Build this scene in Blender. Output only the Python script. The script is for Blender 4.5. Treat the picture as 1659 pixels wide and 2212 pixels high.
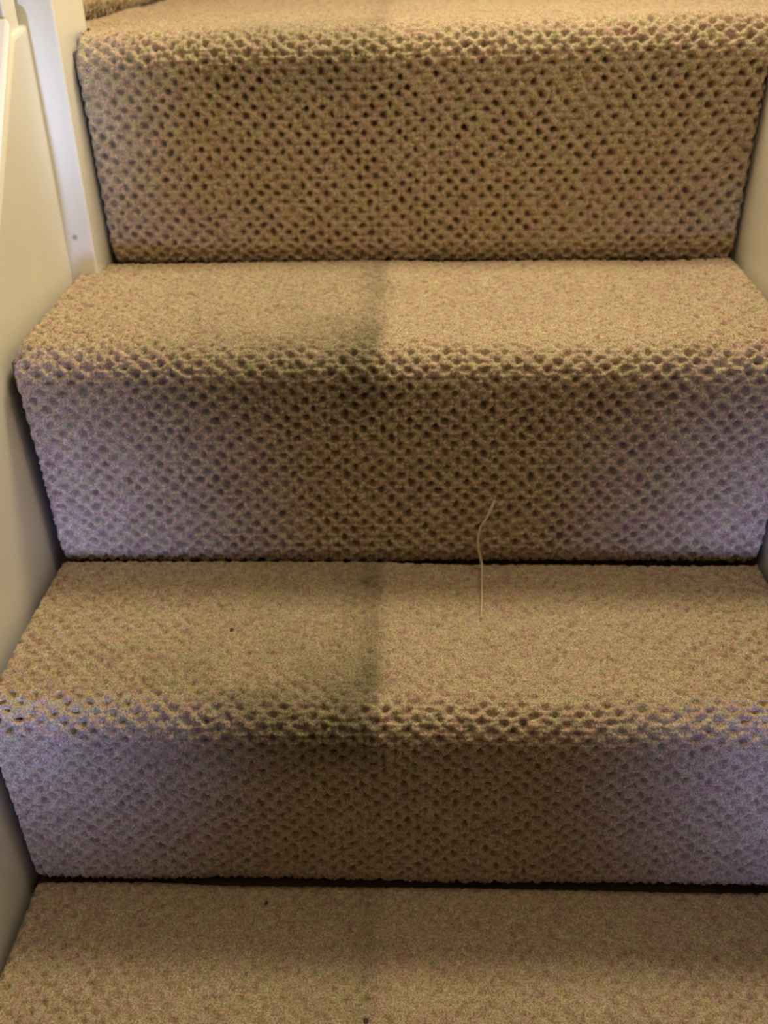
import bpy, bmesh, math
import numpy as np
from mathutils import Matrix, Vector

for o in list(bpy.data.objects):
    bpy.data.objects.remove(o, do_unlink=True)
scene = bpy.context.scene
COL = scene.collection

# ------------------------------------------------------------------ camera
CAM = Vector((0.31775, -0.70747, 0.47280))
F_PX, PITCH, YAW, ROLL = 2093.36, 0.539967, -0.0378905, -0.0172851
cp, sp = math.cos(PITCH), math.sin(PITCH)
fwd = Vector((math.sin(YAW) * cp, math.cos(YAW) * cp, -sp))
rgt = Vector((math.cos(YAW), -math.sin(YAW), 0))
upv = rgt.cross(fwd)
c_, s_ = math.cos(ROLL), math.sin(ROLL)
R_, U_ = c_ * rgt + s_ * upv, -s_ * rgt + c_ * upv
cam_d = bpy.data.cameras.new('camera')
cam_d.sensor_fit = 'HORIZONTAL'
cam_d.sensor_width = 36.0
cam_d.lens = F_PX * 36.0 / 1659.0
cam_d.clip_start = 0.02
cam = bpy.data.objects.new('camera', cam_d)
COL.objects.link(cam)
m = Matrix((R_, U_, -fwd)).transposed().to_4x4()
m.translation = CAM
cam.matrix_world = m
scene.camera = cam
cam_d.dof.use_dof = True          # the phone focused short of the stairs, everything is a little soft
cam_d.dof.focus_distance = 0.62
cam_d.dof.aperture_fstop = 10.0

# ------------------------------------------------------------------ light
world = bpy.data.worlds.new('world')
scene.world = world
world.use_nodes = True
bg = world.node_tree.nodes['Background']
bg.inputs['Color'].default_value = (0.95, 0.74, 0.72, 1)
bg.inputs['Strength'].default_value = 0.028


def lamp(name, kind, loc, energy, color, target=None, **kw):
    d = bpy.data.lights.new(name, kind)
    d.energy = energy
    d.color = color
    for k, v in kw.items():
        setattr(d, k, v)
    o = bpy.data.objects.new(name, d)
    COL.objects.link(o)
    o.location = loc
    if target is not None:
        o.rotation_euler = (Vector(target) - Vector(loc)).to_track_quat('-Z', 'Y').to_euler()
    return o


# warm bulb over the head of the flight
lamp('landing_bulb', 'POINT', (0.47, 0.235, 1.19), 24.0, (1.0, 0.85, 0.56), shadow_soft_size=0.12)
# added fill light, no real bulb: brightens the strings and lower treads
lamp('stair_foot_fill', 'POINT', (0.48, -0.27, 0.98), 3.9, (1.0, 0.84, 0.60), shadow_soft_size=0.05)
# narrow beams shaped to imitate low hall daylight passing either side of a person
lamp('hall_daylight_beam', 'AREA', (0.07, -2.30, -0.04), 0.20, (0.33, 0.43, 1.0), (-0.03, 0.0, 0.02),
     shape='RECTANGLE', size=0.18, size_y=0.22, spread=math.radians(10))
lamp('hall_daylight_beam', 'AREA', (0.07, -2.30, -0.02), 0.085, (0.46, 0.62, 1.0), (-0.055, 0.19, 0.35),
     shape='RECTANGLE', size=0.07, size_y=0.10, spread=math.radians(7))  # extra beam, added to brighten the newel front
lamp('hall_daylight_beam', 'AREA', (0.54, -2.30, -0.12), 0.18, (0.34, 0.43, 1.0), (0.67, 0.0, -0.01),
     shape='RECTANGLE', size=0.16, size_y=0.25, spread=math.radians(10))

vs = scene.view_settings
vs.view_transform = 'Standard'
vs.look = 'None'
vs.gamma = 1.0
vs.use_curve_mapping = False
vs.exposure = 0.06

# ------------------------------------------------------------------ helpers
rng = np.random.default_rng(7)


def tag(o, label=None, cat=None, group=None, kind=None):
    for k, v in (('label', label), ('category', cat), ('group', group), ('kind', kind)):
        if v:
            o[k] = v
    return o


def empty(name, loc=(0, 0, 0)):
    o = bpy.data.objects.new(name, None)
    o.location = loc
    o.empty_display_size = 0.05
    COL.objects.link(o)
    return o


def link(name, me, mat, parent=None):
    o = bpy.data.objects.new(name, me)
    COL.objects.link(o)
    if mat:
        me.materials.append(mat)
    if parent is not None:
        o.parent = parent
        o.matrix_parent_inverse = Matrix.Translation(-parent.location)
    return o


def box_mesh(name, lo, hi, bevel=0.0, seg=2):
    bm = bmesh.new()
    bmesh.ops.create_cube(bm, size=1)
    for v in bm.verts:
        v.co = Vector([lo[i] + (v.co[i] + 0.5) * (hi[i] - lo[i]) for i in range(3)])
    if bevel:
        bmesh.ops.bevel(bm, geom=list(bm.edges), offset=bevel, segments=seg, affect='EDGES', profile=0.5)
    me = bpy.data.meshes.new(name)
    bm.to_mesh(me)
    bm.free()
    return me


def slab_mesh(name, poly, xs_in, thick, bevel=0.0, seg=2):
    """Board in the YZ plane: poly [(y, z)], inner face x given per vertex, thickness towards +-x."""
    bm = bmesh.new()
    a = [bm.verts.new((x, y, z)) for (y, z), x in zip(poly, xs_in)]
    b = [bm.verts.new((x + thick, y, z)) for (y, z), x in zip(poly, xs_in)]
    n = len(poly)
    bm.faces.new(a)
    bm.faces.new(list(reversed(b)))
    for i in range(n):
        j = (i + 1) % n
        bm.faces.new((a[j], a[i], b[i], b[j]))
    bmesh.ops.recalc_face_normals(bm, faces=list(bm.faces))
    if bevel:
        bmesh.ops.bevel(bm, geom=list(bm.edges), offset=bevel, segments=seg, affect='EDGES', profile=0.5)
    me = bpy.data.meshes.new(name)
    bm.to_mesh(me)
    bm.free()
    return me


def smooth(o):
    o.data.polygons.foreach_set('use_smooth', [True] * len(o.data.polygons))


# ------------------------------------------------------------------ materials
def new_mat(name):
    mt = bpy.data.materials.new(name)
    mt.use_nodes = True
    nt = mt.node_tree
    return mt, nt, nt.nodes, nt.links, nt.nodes['Principled BSDF']


def paint_mat(name, col, rough, bump=0.05, spot=None):
    mt, nt, N, L, b = new_mat(name)
    geo = N.new('ShaderNodeNewGeometry')
    nz = N.new('ShaderNodeTexNoise')
    nz.inputs['Scale'].default_value = 9.0
    nz.inputs['Detail'].default_value = 4.0
    L.new(geo.outputs['Position'], nz.inputs['Vector'])
    ramp = N.new('ShaderNodeValToRGB')
    ramp.color_ramp.elements[0].color = (col[0] * .93, col[1] * .92, col[2] * .90, 1)
    ramp.color_ramp.elements[1].color = (*col, 1)
    ramp.color_ramp.elements[0].position = 0.3
    ramp.color_ramp.elements[1].position = 0.7
    L.new(nz.outputs['Fac'], ramp.inputs['Fac'])
    out = ramp.outputs['Color']
    if spot:
        d = N.new('ShaderNodeVectorMath')
        d.operation = 'DISTANCE'
        d.inputs[1].default_value = spot
        L.new(geo.outputs['Position'], d.inputs[0])
        mr = N.new('ShaderNodeMapRange')
        mr.inputs['From Min'].default_value = 0.0012
        mr.inputs['From Max'].default_value = 0.0035
        mr.inputs['To Min'].default_value = 0.75
        mr.inputs['To Max'].default_value = 0.0
        L.new(d.outputs['Value'], mr.inputs['Value'])
        mx = N.new('ShaderNodeMix')
        mx.data_type = 'RGBA'
        L.new(mr.outputs['Result'], mx.inputs['Factor'])
        L.new(out, mx.inputs[6])
        mx.inputs[7].default_value = (0.25, 0.25, 0.28, 1)
        out = mx.outputs[2]
    L.new(out, b.inputs['Base Color'])
    b.inputs['Roughness'].default_value = rough
    b.inputs['Specular IOR Level'].default_value = 0.5
    n2 = N.new('ShaderNodeTexNoise')
    n2.inputs['Scale'].default_value = 60.0
    L.new(geo.outputs['Position'], n2.inputs['Vector'])
    bp = N.new('ShaderNodeBump')
    bp.inputs['Strength'].default_value = bump
    bp.inputs['Distance'].default_value = 0.002
    L.new(n2.outputs['Fac'], bp.inputs['Height'])
    L.new(bp.outputs['Normal'], b.inputs['Normal'])
    return mt


def carpet_mat():
    mt, nt, N, L, b = new_mat('loop_pile_carpet')
    geo = N.new('ShaderNodeNewGeometry')

    def noise(scale, detail, offs):
        mp = N.new('ShaderNodeMapping')
        mp.inputs['Location'].default_value = offs
        L.new(geo.outputs['Position'], mp.inputs['Vector'])
        n = N.new('ShaderNodeTexNoise')
        n.inputs['Scale'].default_value = scale
        n.inputs['Detail'].default_value = detail
        L.new(mp.outputs['Vector'], n.inputs['Vector'])
        return n

    # yarn: flecked beige, each tuft a little pinker, greener or browner than the next
    yarn = N.new('ShaderNodeAttribute')
    yarn.attribute_name = 'loop'
    r1 = N.new('ShaderNodeValToRGB')
    els = r1.color_ramp.elements
    els[0].position, els[0].color = 0.0, (0.43, 0.31, 0.22, 1)
    els[1].position, els[1].color = 1.0, (0.61, 0.48, 0.35, 1)
    e = els.new(0.33)
    e.color = (0.55, 0.405, 0.295, 1)
    e = els.new(0.66)
    e.color = (0.50, 0.42, 0.27, 1)
    L.new(yarn.outputs['Fac'], r1.inputs['Fac'])
    hue = noise(95, 2.0, (5, 8, 1))
    r2 = N.new('ShaderNodeValToRGB')
    r2.color_ramp.elements[0].position, r2.color_ramp.elements[0].color = 0.34, (1.03, 0.95, 1.06, 1)
    r2.color_ramp.elements[1].position, r2.color_ramp.elements[1].color = 0.66, (0.97, 1.03, 0.92, 1)
    L.new(hue.outputs['Fac'], r2.inputs['Fac'])
    heather = N.new('ShaderNodeMix')
    heather.data_type = 'RGBA'
    heather.blend_type = 'MULTIPLY'
    heather.inputs['Factor'].default_value = 1.0
    L.new(r1.outputs['Color'], heather.inputs[6])
    L.new(r2.outputs['Color'], heather.inputs[7])
    fib = noise(700, 1.0, (3, 1, 2))
    mr = N.new('ShaderNodeMapRange')
    mr.inputs['From Min'].default_value = 0.3
    mr.inputs['From Max'].default_value = 0.7
    mr.inputs['To Min'].default_value = 0.60
    mr.inputs['To Max'].default_value = 1.38
    L.new(fib.outputs['Fac'], mr.inputs['Value'])
    mul = N.new('ShaderNodeMix')
    mul.data_type = 'RGBA'
    mul.blend_type = 'MULTIPLY'
    mul.inputs['Factor'].default_value = 1.0
    L.new(heather.outputs[2], mul.inputs[6])
    L.new(mr.outputs['Result'], mul.inputs[7])
    # trodden-in dirt: where it lies is stored on the mesh
    at = N.new('ShaderNodeAttribute')
    at.attribute_name = 'dirt'
    mx = N.new('ShaderNodeMix')
    mx.data_type = 'RGBA'
    mx.blend_type = 'MULTIPLY'
    L.new(at.outputs['Fac'], mx.inputs['Factor'])
    L.new(mul.outputs[2], mx.inputs[6])
    mx.inputs[7].default_value = (0.40, 0.44, 0.40, 1)
    L.new(mx.outputs[2], b.inputs['Base Color'])
    b.inputs['Roughness'].default_value = 0.95
    b.inputs['Specular IOR Level'].default_value = 0.05
    b.inputs['Sheen Weight'].default_value = 0.12
    b.inputs['Sheen Roughness'].default_value = 0.5
    fb = noise(1100, 2.0, (9, 4, 7))
    bp = N.new('ShaderNodeBump')
    bp.inputs['Strength'].default_value = 0.5
    bp.inputs['Distance'].default_value = 0.001
    L.new(fb.outputs['Fac'], bp.inputs['Height'])
    L.new(bp.outputs['Normal'], b.inputs['Normal'])
    return mt


def wood_mat(name, c0, c1):
    mt, nt, N, L, b = new_mat(name)
    geo = N.new('ShaderNodeNewGeometry')
    mp = N.new('ShaderNodeMapping')
    mp.inputs['Scale'].default_value = (3, 40, 40)
    L.new(geo.outputs['Position'], mp.inputs['Vector'])
    n = N.new('ShaderNodeTexNoise')
    n.inputs['Scale'].default_value = 2.0
    n.inputs['Detail'].default_value = 5.0
    L.new(mp.outputs['Vector'], n.inputs['Vector'])
    r = N.new('ShaderNodeValToRGB')
    r.color_ramp.elements[0].color = (*c0, 1)
    r.color_ramp.elements[1].color = (*c1, 1)
    L.new(n.outputs['Fac'], r.inputs['Fac'])
    L.new(r.outputs['Color'], b.inputs['Base Color'])
    b.inputs['Roughness'].default_value = 0.7
    return mt


# ------------------------------------------------------------------ stair dimensions (metres)
W = 0.62
G1, R1 = 0.2272, 0.2000        # tread under the newel -> riser behind it
G2, R2 = 0.1836, 0.1953        # the step below
ZL = 2 * R1                    # landing
NX, NY = 0.0158, G1 - 0.0382   # newel: right face, front face
RAD = 0.027                    # nosing roll

M_STRING = paint_mat('cream_gloss_paint', (0.86, 0.84, 0.77), 0.38)
M_NEWEL = paint_mat('white_gloss_paint', (0.90, 0.89, 0.86), 0.20, 0.01, spot=(0.0003, NY, 0.2324))
M_WALL = paint_mat('cream_emulsion', (0.78, 0.74, 0.62), 0.8)
M_CARPET = carpet_mat()
M_WOOD = wood_mat('bare_stair_timber', (0.10, 0.06, 0.035), (0.22, 0.14, 0.08))
M_FLOOR = wood_mat('hall_boards', (0.16, 0.09, 0.05), (0.30, 0.19, 0.11))


def left_x(y):      # inner face of the left string
    return -0.009 * min(max(y, 0.0) / 0.189, 1.0)


def right_x(y):     # inner face of the right string
    return W + 0.0065 * min(max(y, 0.0) / G1, 1.0)


# ------------------------------------------------------------------ the setting
ZF = -R2 - 0.195
tag(link('floor', box_mesh('floor', (-1.1, -2.6, ZF - 0.05), (0.70, 1.3, ZF)), M_FLOOR), kind='structure',
    label='dark boarded hall floor at the foot of the stairs')
tag(link('wall_right', box_mesh('wall_right', (W + 0.045, -2.6, ZF), (W + 0.145, 0.245, 2.1)), M_WALL), kind='structure',
    label='plain cream wall along the right of the stairs')
tag(link('wall_left', box_mesh('wall_left', (-1.2, -2.6, ZF), (-1.1, 1.3, 2.1)), M_WALL), kind='structure',
    label='plain cream hall wall beyond the balusters')
tag(link('wall_back', box_mesh('wall_back', (-1.1, 1.10, ZF), (1.40, 1.20, 2.1)), M_WALL), kind='structure',
    label='plain cream wall behind the landing')

tag(link('wall_landing', box_mesh('wall_landing', (1.30, 0.245, ZF), (1.40, 1.10, 2.1)), M_WALL), kind='structure',
    label='plain cream wall at the far end of the landing')

# ------------------------------------------------------------------ staircase (timber)
stair = empty('staircase', (W / 2, -0.2, ZF))
tag(stair, 'cream painted timber staircase frame: side strings, newel post and balusters', 'staircase')

STR_SLOPE = 1.07


def str_top(y):
    return 0.303 + STR_SLOPE * (y - 0.0485)


yb = -0.66
polyL = [(yb, ZF), (-0.28, ZF), (0.0, -0.12), (NY + 0.01, 0.08), (NY + 0.01, 0.412), (0.152, 0.404), (0.0, str_top(0.0)), (yb, str_top(yb))]
oL = link('string', slab_mesh('string', polyL, [left_x(p[0]) for p in polyL], -0.034, 0.003, 2), M_STRING, stair)
oL['label'] = 'left string board'
# rounded capping on the string
capL = [(yb, str_top(yb)), (0.0, str_top(0.0)), (0.147, str_top(0.147)), (0.147, str_top(0.147) + 0.011), (0.0, str_top(0.0) + 0.011), (yb, str_top(yb) + 0.011)]
oc = link('string_capping', slab_mesh('string_capping', capL, [left_x(p[0]) + 0.0015 for p in capL], -0.037, 0.004, 3), M_STRING, stair)
# right string
polyR = [(yb, ZF), (-0.28, ZF), (0.0, -0.12), (G1 + .012, 0.09), (G1 + .012, 0.375), (0.0, 0.345), (yb, -0.30)]
oR = link('string', slab_mesh('string', polyR, [right_x(p[0]) for p in polyR], 0.034, 0.003, 2), M_STRING, stair)
oR['label'] = 'right string board against the wall'
# newel post
link('newel_post', box_mesh('newel_post', (NX - 0.086, NY, ZF), (NX, NY + 0.086, 1.30), 0.0022, 2), M_NEWEL, stair)


def baluster(y):
    x1, x0 = -0.0125, -0.0405
    z0 = str_top(y) + 0.006
    foot, slope0 = (0.403, 0.2) if y > 0.15 else (z0, STR_SLOPE)   # the top one stands on the level end of the string
    bm = bmesh.new()
    w = 0.028
    ring = []
    # square foot cut to the slope, turned waist above, square again
    def sq(z, s, slope=0.0):
        cx, cy = (x0 + x1) / 2, y
        return [bm.verts.new((cx + dx * s, cy + dy * s, z + slope * dy * s)) for dx, dy in ((-.5, -.5), (.5, -.5), (.5, .5), (-.5, .5))]
    for z, s, sl in ((foot, w, slope0), (z0 + .20, w, 0), (z0 + .215, w * .72, 0), (z0 + .24, w * .9, 0), (z0 + .45, w * .7, 0), (z0 + .50, w * .9, 0), (z0 + .515, w, 0), (z0 + .72, w, STR_SLOPE)):
        ring.append(sq(z, s, sl))
    for a, b in zip(ring[:-1], ring[1:]):
        for i in range(4):
            bm.faces.new((a[i], a[(i + 1) % 4], b[(i + 1) % 4], b[i]))
    bm.faces.new(list(reversed(ring[0])))
    bm.faces.new(ring[-1])
    bmesh.ops.bevel(bm, geom=[e for e in bm.edges], offset=0.0012, segments=1, affect='EDGES')
    me = bpy.data.meshes.new('baluster')
    bm.to_mesh(me)
    bm.free()
    return link('baluster', me, M_STRING, stair)


for y in (0.168, 0.072, -0.024, -0.12, -0.216):
    baluster(y)
# handrail on the balusters
hr = [(yb, str_top(yb) + .72), (NY + .005, str_top(NY + .005) + .72), (NY + .005, str_top(NY + .005) + .775), (yb, str_top(yb) + .775)]
link('handrail', slab_mesh('handrail', hr, [0.006] * 4, -0.056, 0.012, 3), M_STRING, stair)


# timber treads and risers under the carpet
def step_core(y_front, y_back, z, zlow, x0, x1):
    me = box_mesh('tread_board', (x0, y_front + .012, z - .034), (x1, y_back + .03, z - .014))
    link('tread_board', me, M_WOOD, stair)
    me = box_mesh('riser_board', (x0, y_front + .034, zlow - .014), (x1, y_front + .05, z - .034))
    link('riser_board', me, M_WOOD, stair)


step_core(-0.015, NY - 0.032, R1, 0.0, 0.0, W)
step_core(-G2 - 0.016, 0.0, 0.0, -R2, 0.001, W)
step_core(-G2 - 0.216, -G2, -R2, ZF, 0.001, W)
step_core(G1 - 0.018, 1.04, ZL, R1, NX + .001, W + .005)
link('tread_board', box_mesh('tread_board', (W + .005, .25, ZL - .034), (1.29, 1.07, ZL - .014)), M_WOOD, stair)

# ------------------------------------------------------------------ carpet
PA, PB = 0.0152, 0.0150        # tuft pattern repeat across and along the stairs


def vnoise(x, y, cell, seed):
    """smooth value noise in 0..1 on arrays"""
    r = np.random.default_rng(seed)
    T = r.random((256, 256))
    gx, gy = x / cell, y / cell
    ix, iy = np.floor(gx).astype(int), np.floor(gy).astype(int)
    fx, fy = gx - ix, gy - iy
    fx, fy = fx * fx * (3 - 2 * fx), fy * fy * (3 - 2 * fy)
    a, b = T[ix % 256, iy % 256], T[(ix + 1) % 256, iy % 256]
    c, d = T[ix % 256, (iy + 1) % 256], T[(ix + 1) % 256, (iy + 1) % 256]
    return (a * (1 - fx) + b * fx) * (1 - fy) + (c * (1 - fx) + d * fx) * fy


def sstep(a, b, x):
    t = np.clip((x - a) / (b - a), 0, 1)
    return t * t * (3 - 2 * t)


TUFT = 0.0044


def tufts(x, s):
    """distance to the nearest loop and a random number for that loop (jittered cells)"""
    gx, gy = x / TUFT, s / TUFT
    ix, iy = np.floor(gx).astype(int), np.floor(gy).astype(int)
    r = np.random.default_rng(41)
    JX, JY, ID = r.random((512, 512)), r.random((512, 512)), r.random((512, 512))
    best = np.full(x.shape, 9.0)
    ident = np.zeros(x.shape)
    for dx in (-1, 0, 1):
        for dy in (-1, 0, 1):
            cx, cy = ix + dx, iy + dy
            jx, jy = JX[cx % 512, cy % 512], JY[cx % 512, cy % 512]
            d = np.hypot(cx + .15 + .7 * jx - gx, (cy + .15 + .7 * jy - gy) * 1.0)
            near = d < best
            best = np.where(near, d, best)
            ident = np.where(near, ID[cx % 512, cy % 512], ident)
    return best, ident


def pile_height(x, s, wear):
    """loop pile: rounded loops, with a deep gap at every point of a diamond lattice (metres, <= 0)"""
    jx = (vnoise(x, s, 0.010, 1) - .5) * 0.0036 + (vnoise(x, s, 0.07, 2) - .5) * 0.007
    js = (vnoise(x, s, 0.010, 3) - .5) * 0.0036 + (vnoise(x, s, 0.07, 4) - .5) * 0.007
    u, v = (x + jx) / PA, (s + js) / PB
    p, q = u + v, u - v
    pit = ((.5 + .5 * np.cos(2 * np.pi * p)) * (.5 + .5 * np.cos(2 * np.pi * q))) ** 1.4
    depth = 0.0088 * (0.45 + 0.9 * vnoise(x, s, 0.012, 5))
    d, ident = tufts(x, s)
    h = -pit * depth * wear
    h -= (0.0052 * np.clip(d, 0, 1) ** 2 + 0.0014 * ident) * (0.25 + .75 * wear)
    return h, ident


def dirt_mask(x, kind, t, k):
    """soiled half of the carpet: ends along the line where cleaning stopped"""
    wob = (vnoise(x * 0 + t * .3, t, 0.05, 20 + k) - .5) * 0.010
    edge = 1 - sstep(0.284, 0.300, x + wob)
    far = sstep(0.02, 0.27, x)
    mott = 0.6 + 0.8 * vnoise(x, t, 0.03, 30 + k)
    return edge * far * mott


def carpet_part(name, prof, nrm, s0, x_of, step, wear_of, dirt_of, keep=None, parent=None, xstep=None, lift=None):
    """sheet swept across the stairs: prof (n,2) of (y,z) evenly sampled, nrm (n,2) outward normals"""
    n = len(prof)
    ds = np.r_[0, np.cumsum(np.hypot(*np.diff(prof, axis=0).T))]
    xa, xb = x_of(prof[:, 0])
    nx = int(round((np.max(xb) - np.min(xa)) / (xstep or step))) + 1
    tt = np.linspace(0, 1, nx)
    X = xa[:, None] + (xb - xa)[:, None] * tt[None, :]
    S = np.repeat((s0 + ds)[:, None], nx, 1)
    Y0 = np.repeat(prof[:, 0][:, None], nx, 1)
    Z0 = np.repeat(prof[:, 1][:, None], nx, 1)
    wear = wear_of(X, Y0, Z0)
    h, ident = pile_height(X, S, wear)
    dx = np.minimum(X - xa[:, None], xb[:, None] - X)        # turned-down cut edges
    h = h - 0.009 * (1 - sstep(0.0, 0.006, dx)) + 0.0035 * (vnoise(X, S, 0.09, 11) - .5)
    P = np.stack([X, Y0 + h * nrm[:, 0][:, None], Z0 + h * nrm[:, 1][:, None]], -1)
    if lift is not None:
        P[..., 2] += lift(X, Z0)
    idx = np.arange(n * nx).reshape(n, nx)
    F = np.stack([idx[:-1, :-1], idx[:-1, 1:], idx[1:, 1:], idx[1:, :-1]], -1).reshape(-1, 4)
    if keep is not None:
        kp = keep(X, Y0)
        F = F[kp.reshape(-1)[F].all(1)]
    me = bpy.data.meshes.new(name)
    co = P.reshape(-1, 3).astype(np.float32)
    me.vertices.add(len(co))
    me.vertices.foreach_set('co', co.ravel())
    me.loops.add(F.size)
    me.loops.foreach_set('vertex_index', F.ravel().astype(np.int32))
    me.polygons.add(len(F))
    me.polygons.foreach_set('loop_start', np.arange(0, F.size, 4, dtype=np.int32))
    me.polygons.foreach_set('use_smooth', np.ones(len(F), dtype=bool))
    me.update(calc_edges=True)
    at = me.attributes.new('dirt', 'FLOAT', 'POINT')
    at.data.foreach_set('value', np.clip(dirt_of(X, Y0, Z0), 0, 1).astype(np.float32).ravel())
    at = me.attributes.new('loop', 'FLOAT', 'POINT')
    at.data.foreach_set('value', ident.astype(np.float32).ravel())
    me.validate()
    return link(name, me, M_CARPET, parent)


def resample(pts, step):
    pts = np.array(pts, float)
    d = np.r_[0, np.cumsum(np.hypot(*np.diff(pts, axis=0).T))]
    n = max(2, int(round(d[-1] / step)) + 1)
    t = np.linspace(0, d[-1], n)
    return np.stack([np.interp(t, d, pts[:, 0]), np.interp(t, d, pts[:, 1])], 1), d[-1]


def normals(p):
    t = np.gradient(p, axis=0)
    t /= np.linalg.norm(t, axis=1)[:, None]
    return np.stack([-t[:, 1], t[:, 0]], 1)      # profile runs up the riser, then back along the tread


def step_profile(yb_, zb, zt, over, y_end):
    """riser from its foot (yb_, zb) up to the nosing, then the tread back to y_end"""
    yf = yb_ - over                                # front of the roll
    pts = [(yb_ + .007, zb - .007), (yb_ + .003, zb - .003), (yb_ + .0005, zb + .003), (yb_ - .003, zb + .012)]
    cy, cz = yf + RAD, zt - RAD
    hgt = cz - (zb + .012)
    for f in np.linspace(.08, .97, 24):
        # the carpet hangs over the roll and is drawn in a little under it
        yy = (yb_ - .003) + (yf - (yb_ - .003)) * (f ** 1.25)
        pts.append((yy, zb + .012 + hgt * f))
    for a in np.linspace(0, 90, 26):
        pts.append((cy - RAD * math.cos(math.radians(a)), cz + RAD * math.sin(math.radians(a))))
    ntop = len(pts)
    tread = [(cy + d, zt) for d in np.linspace(0, y_end - .006 - cy, 30)] + [(y_end - .003, zt - .0016), (y_end + .001, zt - .006), (y_end + .003, zt - .010)]
    return np.array(pts), np.array(tread)


carpet = empty('stair_carpet', (W / 2, -0.3, ZF))
tag(carpet, 'beige and brown loop pile carpet covering treads and risers, soiled on one half', 'carpet')


def spot(X, Y, px, py, r, k):
    return k * np.exp(-(((X - px) ** 2 + (Y - py) ** 2) / (r * r)))


def make_step(k, yb_, zb, zt, over, y_end, s0, step, x_of, wear_t, dirt_t, dirt_r, keep=None, parts=('riser', 'tread'), lift=None):
    pr, tr = step_profile(yb_, zb, zt, over, y_end)
    p1, L1 = resample(pr, step)
    p2, L2 = resample(tr, step)
    allp = np.vstack([p1, p2[1:]])
    nn = normals(allp)
    n1, n2 = nn[:len(p1)], nn[len(p1) - 1:]
    yf = yb_ - over

    def wr(X, Y, Z):      # pile is deep on the riser, trodden flat on the tread
        return np.where(Z > zt - 1e-4, wear_t(X, Y), 1.0 - (1 - wear_t(X, Y)) * sstep(zt - .048, zt - .006, Z))

    if 'riser' in parts:
        carpet_part('riser_carpet', p1, n1, s0, x_of, step, wr, lambda X, Y, Z: dirt_r(X, Y, Z, zt), keep, carpet, lift=lift)
    if 'tread' in parts:
        carpet_part('tread_carpet', p2, n2, s0 + L1, x_of, step, wr, lambda X, Y, Z: dirt_t(X, Y), keep, carpet)
    return s0 + L1 + L2


GAP = 0.0022
x_main = lambda y: (np.array([left_x(v) for v in y]) + GAP, np.array([right_x(v) for v in y]) - GAP)
x_newel = lambda y: (np.where(y < NY + .090, NX + GAP, -0.020), np.full(len(y), W + 0.0065 - GAP))


x_land = lambda y: (np.full(len(y), -0.020), np.full(len(y), 1.295))
keep_land = lambda X, Y: ~(((X < NX + GAP) & (Y < NY + .088)) | ((X > W + .0045) & (Y < 0.248)))


def wear_tread(yf, yb_):
    def f(X, Y):
        side = sstep(0.16, 0.02, np.minimum(X, W - X)) * 0.25
        front = 0.22 * (1 - sstep(0.0, 0.05, Y - yf))
        return 0.26 + side + front
    return f


def no_dirt(*a):
    return np.zeros_like(a[0])


def riser_dirt(k, amt):
    return lambda X, Y, Z, zt: amt * dirt_mask(X, 'r', Z, k) * sstep(zt - .085, zt - .002, Z)


def tread_dirt(k, yf, ybk, amt, spots):
    def f(X, Y):
        d = dirt_mask(X, 't', Y, k)
        fr = 0.35 + 0.65 * (1 - sstep(0.01, 0.12, Y - yf))
        o = amt * d * fr
        # a darker line along the edge of the cleaned strip
        o = o + amt * 0.35 * np.exp(-((X - 0.282) / 0.010) ** 2) * (1 - sstep(0.288, 0.297, X))
        for (px, py, r, kk) in spots:
            o = o + spot(X, Y, px, py, r, kk)
        return o
    return f


FINE = 0.00105
# bottom step, then upward
s = 0.0
s = make_step(0, -G2 - .20, ZF, -R2, .016, -G2, s, 0.0013, x_main, wear_tread(-G2 - .216, -G2),
              tread_dirt(0, -.42, -G2, .42, []), riser_dirt(0, .4))
s = make_step(1, -G2, -R2, 0.0, .0165, 0.0, s, FINE, x_main, wear_tread(-G2 - .0165, 0),
              tread_dirt(1, -G2 - .0165, 0, .75, [(.2757, -.0351, .006, .6), (.2985, -.1627, .006, .35), (.262, -.188, .010, .5), (.225, -.19, .009, .4), (.262, -.062, .007, .25)]), riser_dirt(1, .75))
s = make_step(2, 0.0, 0.0, R1, .0175, G1, s, FINE, x_main, wear_tread(-.0175, G1),
              tread_dirt(2, -.0175, G1, .70, [(.288, -.004, .007, .3), (.225, .000, .012, .3)]), riser_dirt(2, .7),
              keep=lambda X, Y: ~((X < NX - .001) & (Y > NY + .001)))
s3 = s
# the landing edge is a little out of level, higher towards the wall
lift3 = lambda X, Z: 0.011 * np.clip(X / W, 0, 1.05) * np.clip((Z - R1) / R1, 0, 1)
s = make_step(3, G1, R1, ZL, .0175, 1.09, s, FINE, x_newel, wear_tread(G1 - .0175, 1.09),
              tread_dirt(3, G1 - .0175, 1.09, .45, []), riser_dirt(3, .5), parts=('riser',), lift=lift3)
# landing: coarser further back
pr, tr = step_profile(G1, R1, ZL, .0175, 1.094)
p2, _ = resample(tr, 0.002)
p1_, L1r = resample(pr, FINE)
nn = normals(np.vstack([p1_, p2[1:]]))[len(p1_) - 1:]
wl, dl_ = wear_tread(G1 - .0175, 1.09), tread_dirt(3, G1 - .0175, 1.09, .45, [])
carpet_part('tread_carpet', p2, nn, s3 + L1r, x_land, .002, lambda X, Y, Z: wl(X, Y), lambda X, Y, Z: dl_(X, Y), keep_land, carpet, xstep=0.0014, lift=lift3)

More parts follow.
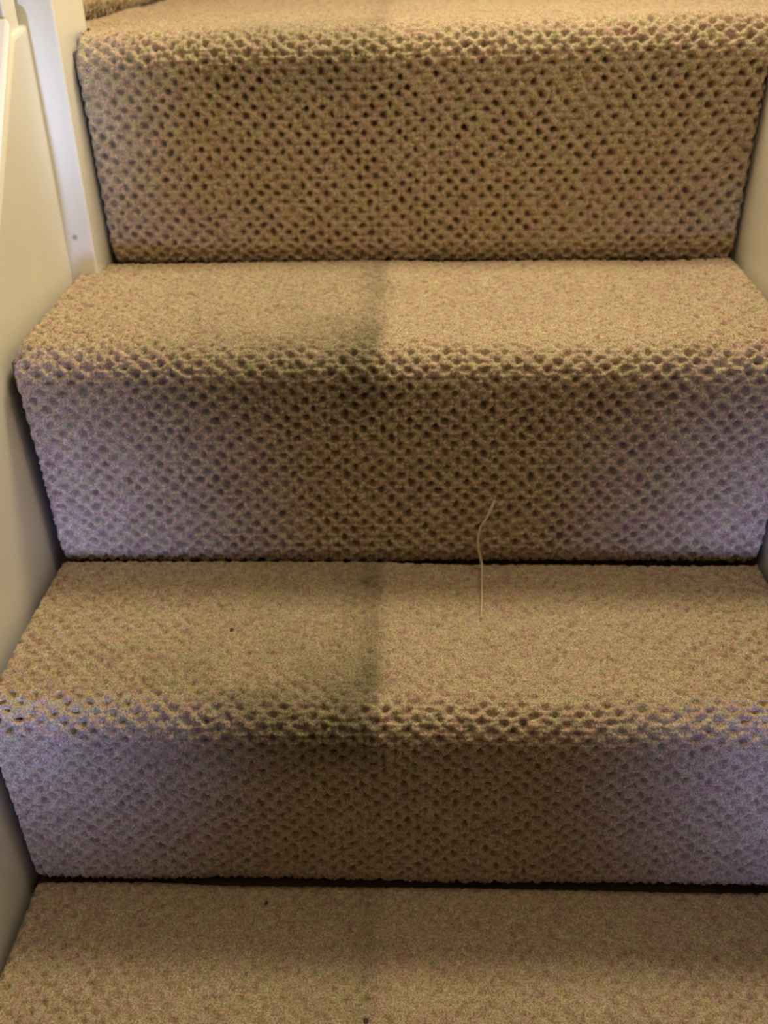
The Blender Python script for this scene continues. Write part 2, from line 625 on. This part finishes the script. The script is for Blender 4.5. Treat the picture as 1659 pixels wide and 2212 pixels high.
# next flight turns left off the landing: riser behind the newel, facing the right-hand wall
pr, tr = step_profile(0.0, 0.0, 0.19, .016, 0.24)
for nm, pts in (('riser_carpet', pr), ('tread_carpet', tr)):
    pp, _ = resample(pts, 0.0025)
    o = carpet_part(nm, pp, normals(pp), 0.0, lambda y: (np.full(len(y), 0.0), np.full(len(y), 0.80)), .0025,
                    lambda X, Y, Z: np.ones_like(X), no_dirt, None, None)
    # sweep axis -> +y, depth -> -x
    co = np.empty(len(o.data.vertices) * 3, dtype=np.float32)
    o.data.vertices.foreach_get('co', co)
    co = co.reshape(-1, 3)
    new = np.stack([-0.022 - co[:, 1], NY + .090 + co[:, 0], ZL + co[:, 2]], 1)
    o.data.vertices.foreach_set('co', new.ravel())
    o.data.update()
    o.parent = carpet
    o.matrix_parent_inverse = Matrix.Translation(-carpet.location)


# ------------------------------------------------------------------ loose strand of yarn
def tube(name, pts, radii, nseg=8):
    bm = bmesh.new()
    rings = []
    P = [Vector(p) for p in pts]
    for i, p in enumerate(P):
        t = (P[min(i + 1, len(P) - 1)] - P[max(i - 1, 0)]).normalized()
        a = t.orthogonal().normalized() if i == 0 else (a - t * a.dot(t)).normalized()
        b = t.cross(a)
        rings.append([bm.verts.new(p + (a * math.cos(q) + b * math.sin(q)) * float(radii[i])) for q in np.linspace(0, 2 * math.pi, nseg, endpoint=False)])
    for r0, r1 in zip(rings[:-1], rings[1:]):
        for i in range(nseg):
            bm.faces.new((r0[i], r0[(i + 1) % nseg], r1[(i + 1) % nseg], r1[i]))
    bm.faces.new(list(reversed(rings[0])))
    bm.faces.new(rings[-1])
    bmesh.ops.recalc_face_normals(bm, faces=list(bm.faces))
    me = bpy.data.meshes.new(name)
    bm.to_mesh(me)
    bm.free()
    return me


def catmull(pts, n=8):
    P = np.array([pts[0]] + list(pts) + [pts[-1]], float)
    out = []
    for i in range(1, len(P) - 2):
        for t in np.linspace(0, 1, n, endpoint=False):
            p0, p1, p2_, p3 = P[i - 1:i + 3]
            out.append(.5 * ((2 * p1) + (-p0 + p2_) * t + (2 * p0 - 5 * p1 + 4 * p2_ - p3) * t * t + (-p0 + 3 * p1 - 3 * p2_ + p3) * t ** 3))
    out.append(P[-2])
    return np.array(out)


M_YARN, _nt, _N, _L, _b = new_mat('pale_yarn')
_n = _N.new('ShaderNodeTexNoise')
_n.inputs['Scale'].default_value = 400
_r = _N.new('ShaderNodeValToRGB')
_r.color_ramp.elements[0].color = (0.66, 0.52, 0.36, 1)
_r.color_ramp.elements[1].color = (0.82, 0.68, 0.50, 1)
_L.new(_n.outputs['Fac'], _r.inputs['Fac'])
_L.new(_r.outputs['Color'], _b.inputs['Base Color'])
_b.inputs['Roughness'].default_value = 0.9
yp = catmull([(.3836, -.0085, .0652), (.3800, -.012, .0575), (.3768, -.013, .0500), (.3722, -.013, .0405), (.3706, -.014, .0265), (.3732, -.014, .0120),
              (.3748, -.016, .0045), (.3735, -.036, .0030), (.3722, -.060, .0024), (.3702, -.085, .0012)], 8)
yr = np.interp(np.linspace(0, 1, len(yp)), [0, .1, .25, .55, .8, 1], [.0014, .0013, .0009, .0012, .0009, .0005])
y_o = link('yarn_strand', tube('yarn_strand', yp, yr), M_YARN)
smooth(y_o)
tag(y_o, 'pale loose strand of yarn hanging down the riser onto the tread', 'yarn')

# ------------------------------------------------------------------ dark crumbs of lint on the soiled half
M_LINT, _nt, _N, _L, _b = new_mat('dark_lint')
_n = _N.new('ShaderNodeTexNoise')
_n.inputs['Scale'].default_value = 500
_r = _N.new('ShaderNodeValToRGB')
_r.color_ramp.elements[0].color = (0.045, 0.035, 0.028, 1)
_r.color_ramp.elements[1].color = (0.12, 0.09, 0.07, 1)
_L.new(_n.outputs['Fac'], _r.inputs['Fac'])
_L.new(_r.outputs['Color'], _b.inputs['Base Color'])
_b.inputs['Roughness'].default_value = 1.0


def lint(x, y, z, size, seed, label):
    bm = bmesh.new()
    bmesh.ops.create_icosphere(bm, subdivisions=2, radius=1)
    r = np.random.default_rng(seed)
    ax = r.uniform(.6, 1.3, 2)
    for v in bm.verts:
        k = 1 + r.uniform(-.35, .35)
        v.co = Vector((float(v.co.x * size * ax[0] * k), float(v.co.y * size * ax[1] * k), float(v.co.z * size * .45 * k)))
    me = bpy.data.meshes.new('lint_crumb')
    bm.to_mesh(me)
    bm.free()
    o = link('lint_crumb', me, M_LINT)
    o.location = (x, y, z)
    return tag(o, label, 'lint', 'dark crumbs on the carpet')


lint(.1722, -.1008, -.0002, .0017, 1, 'small dark crumb alone on the middle of the tread with the yarn strand')
lint(.2757, -.0351, -.0002, .0016, 2, 'dark crumb near the riser on the tread with the yarn strand')
lint(.1985, -.2043, -R2 - .0002, .0023, 3, 'dark crumb close to the riser on the lowest tread')
lint(.2830, -.3005, -R2 - .0002, .0016, 4, 'dark crumb far from the riser on the lowest tread')
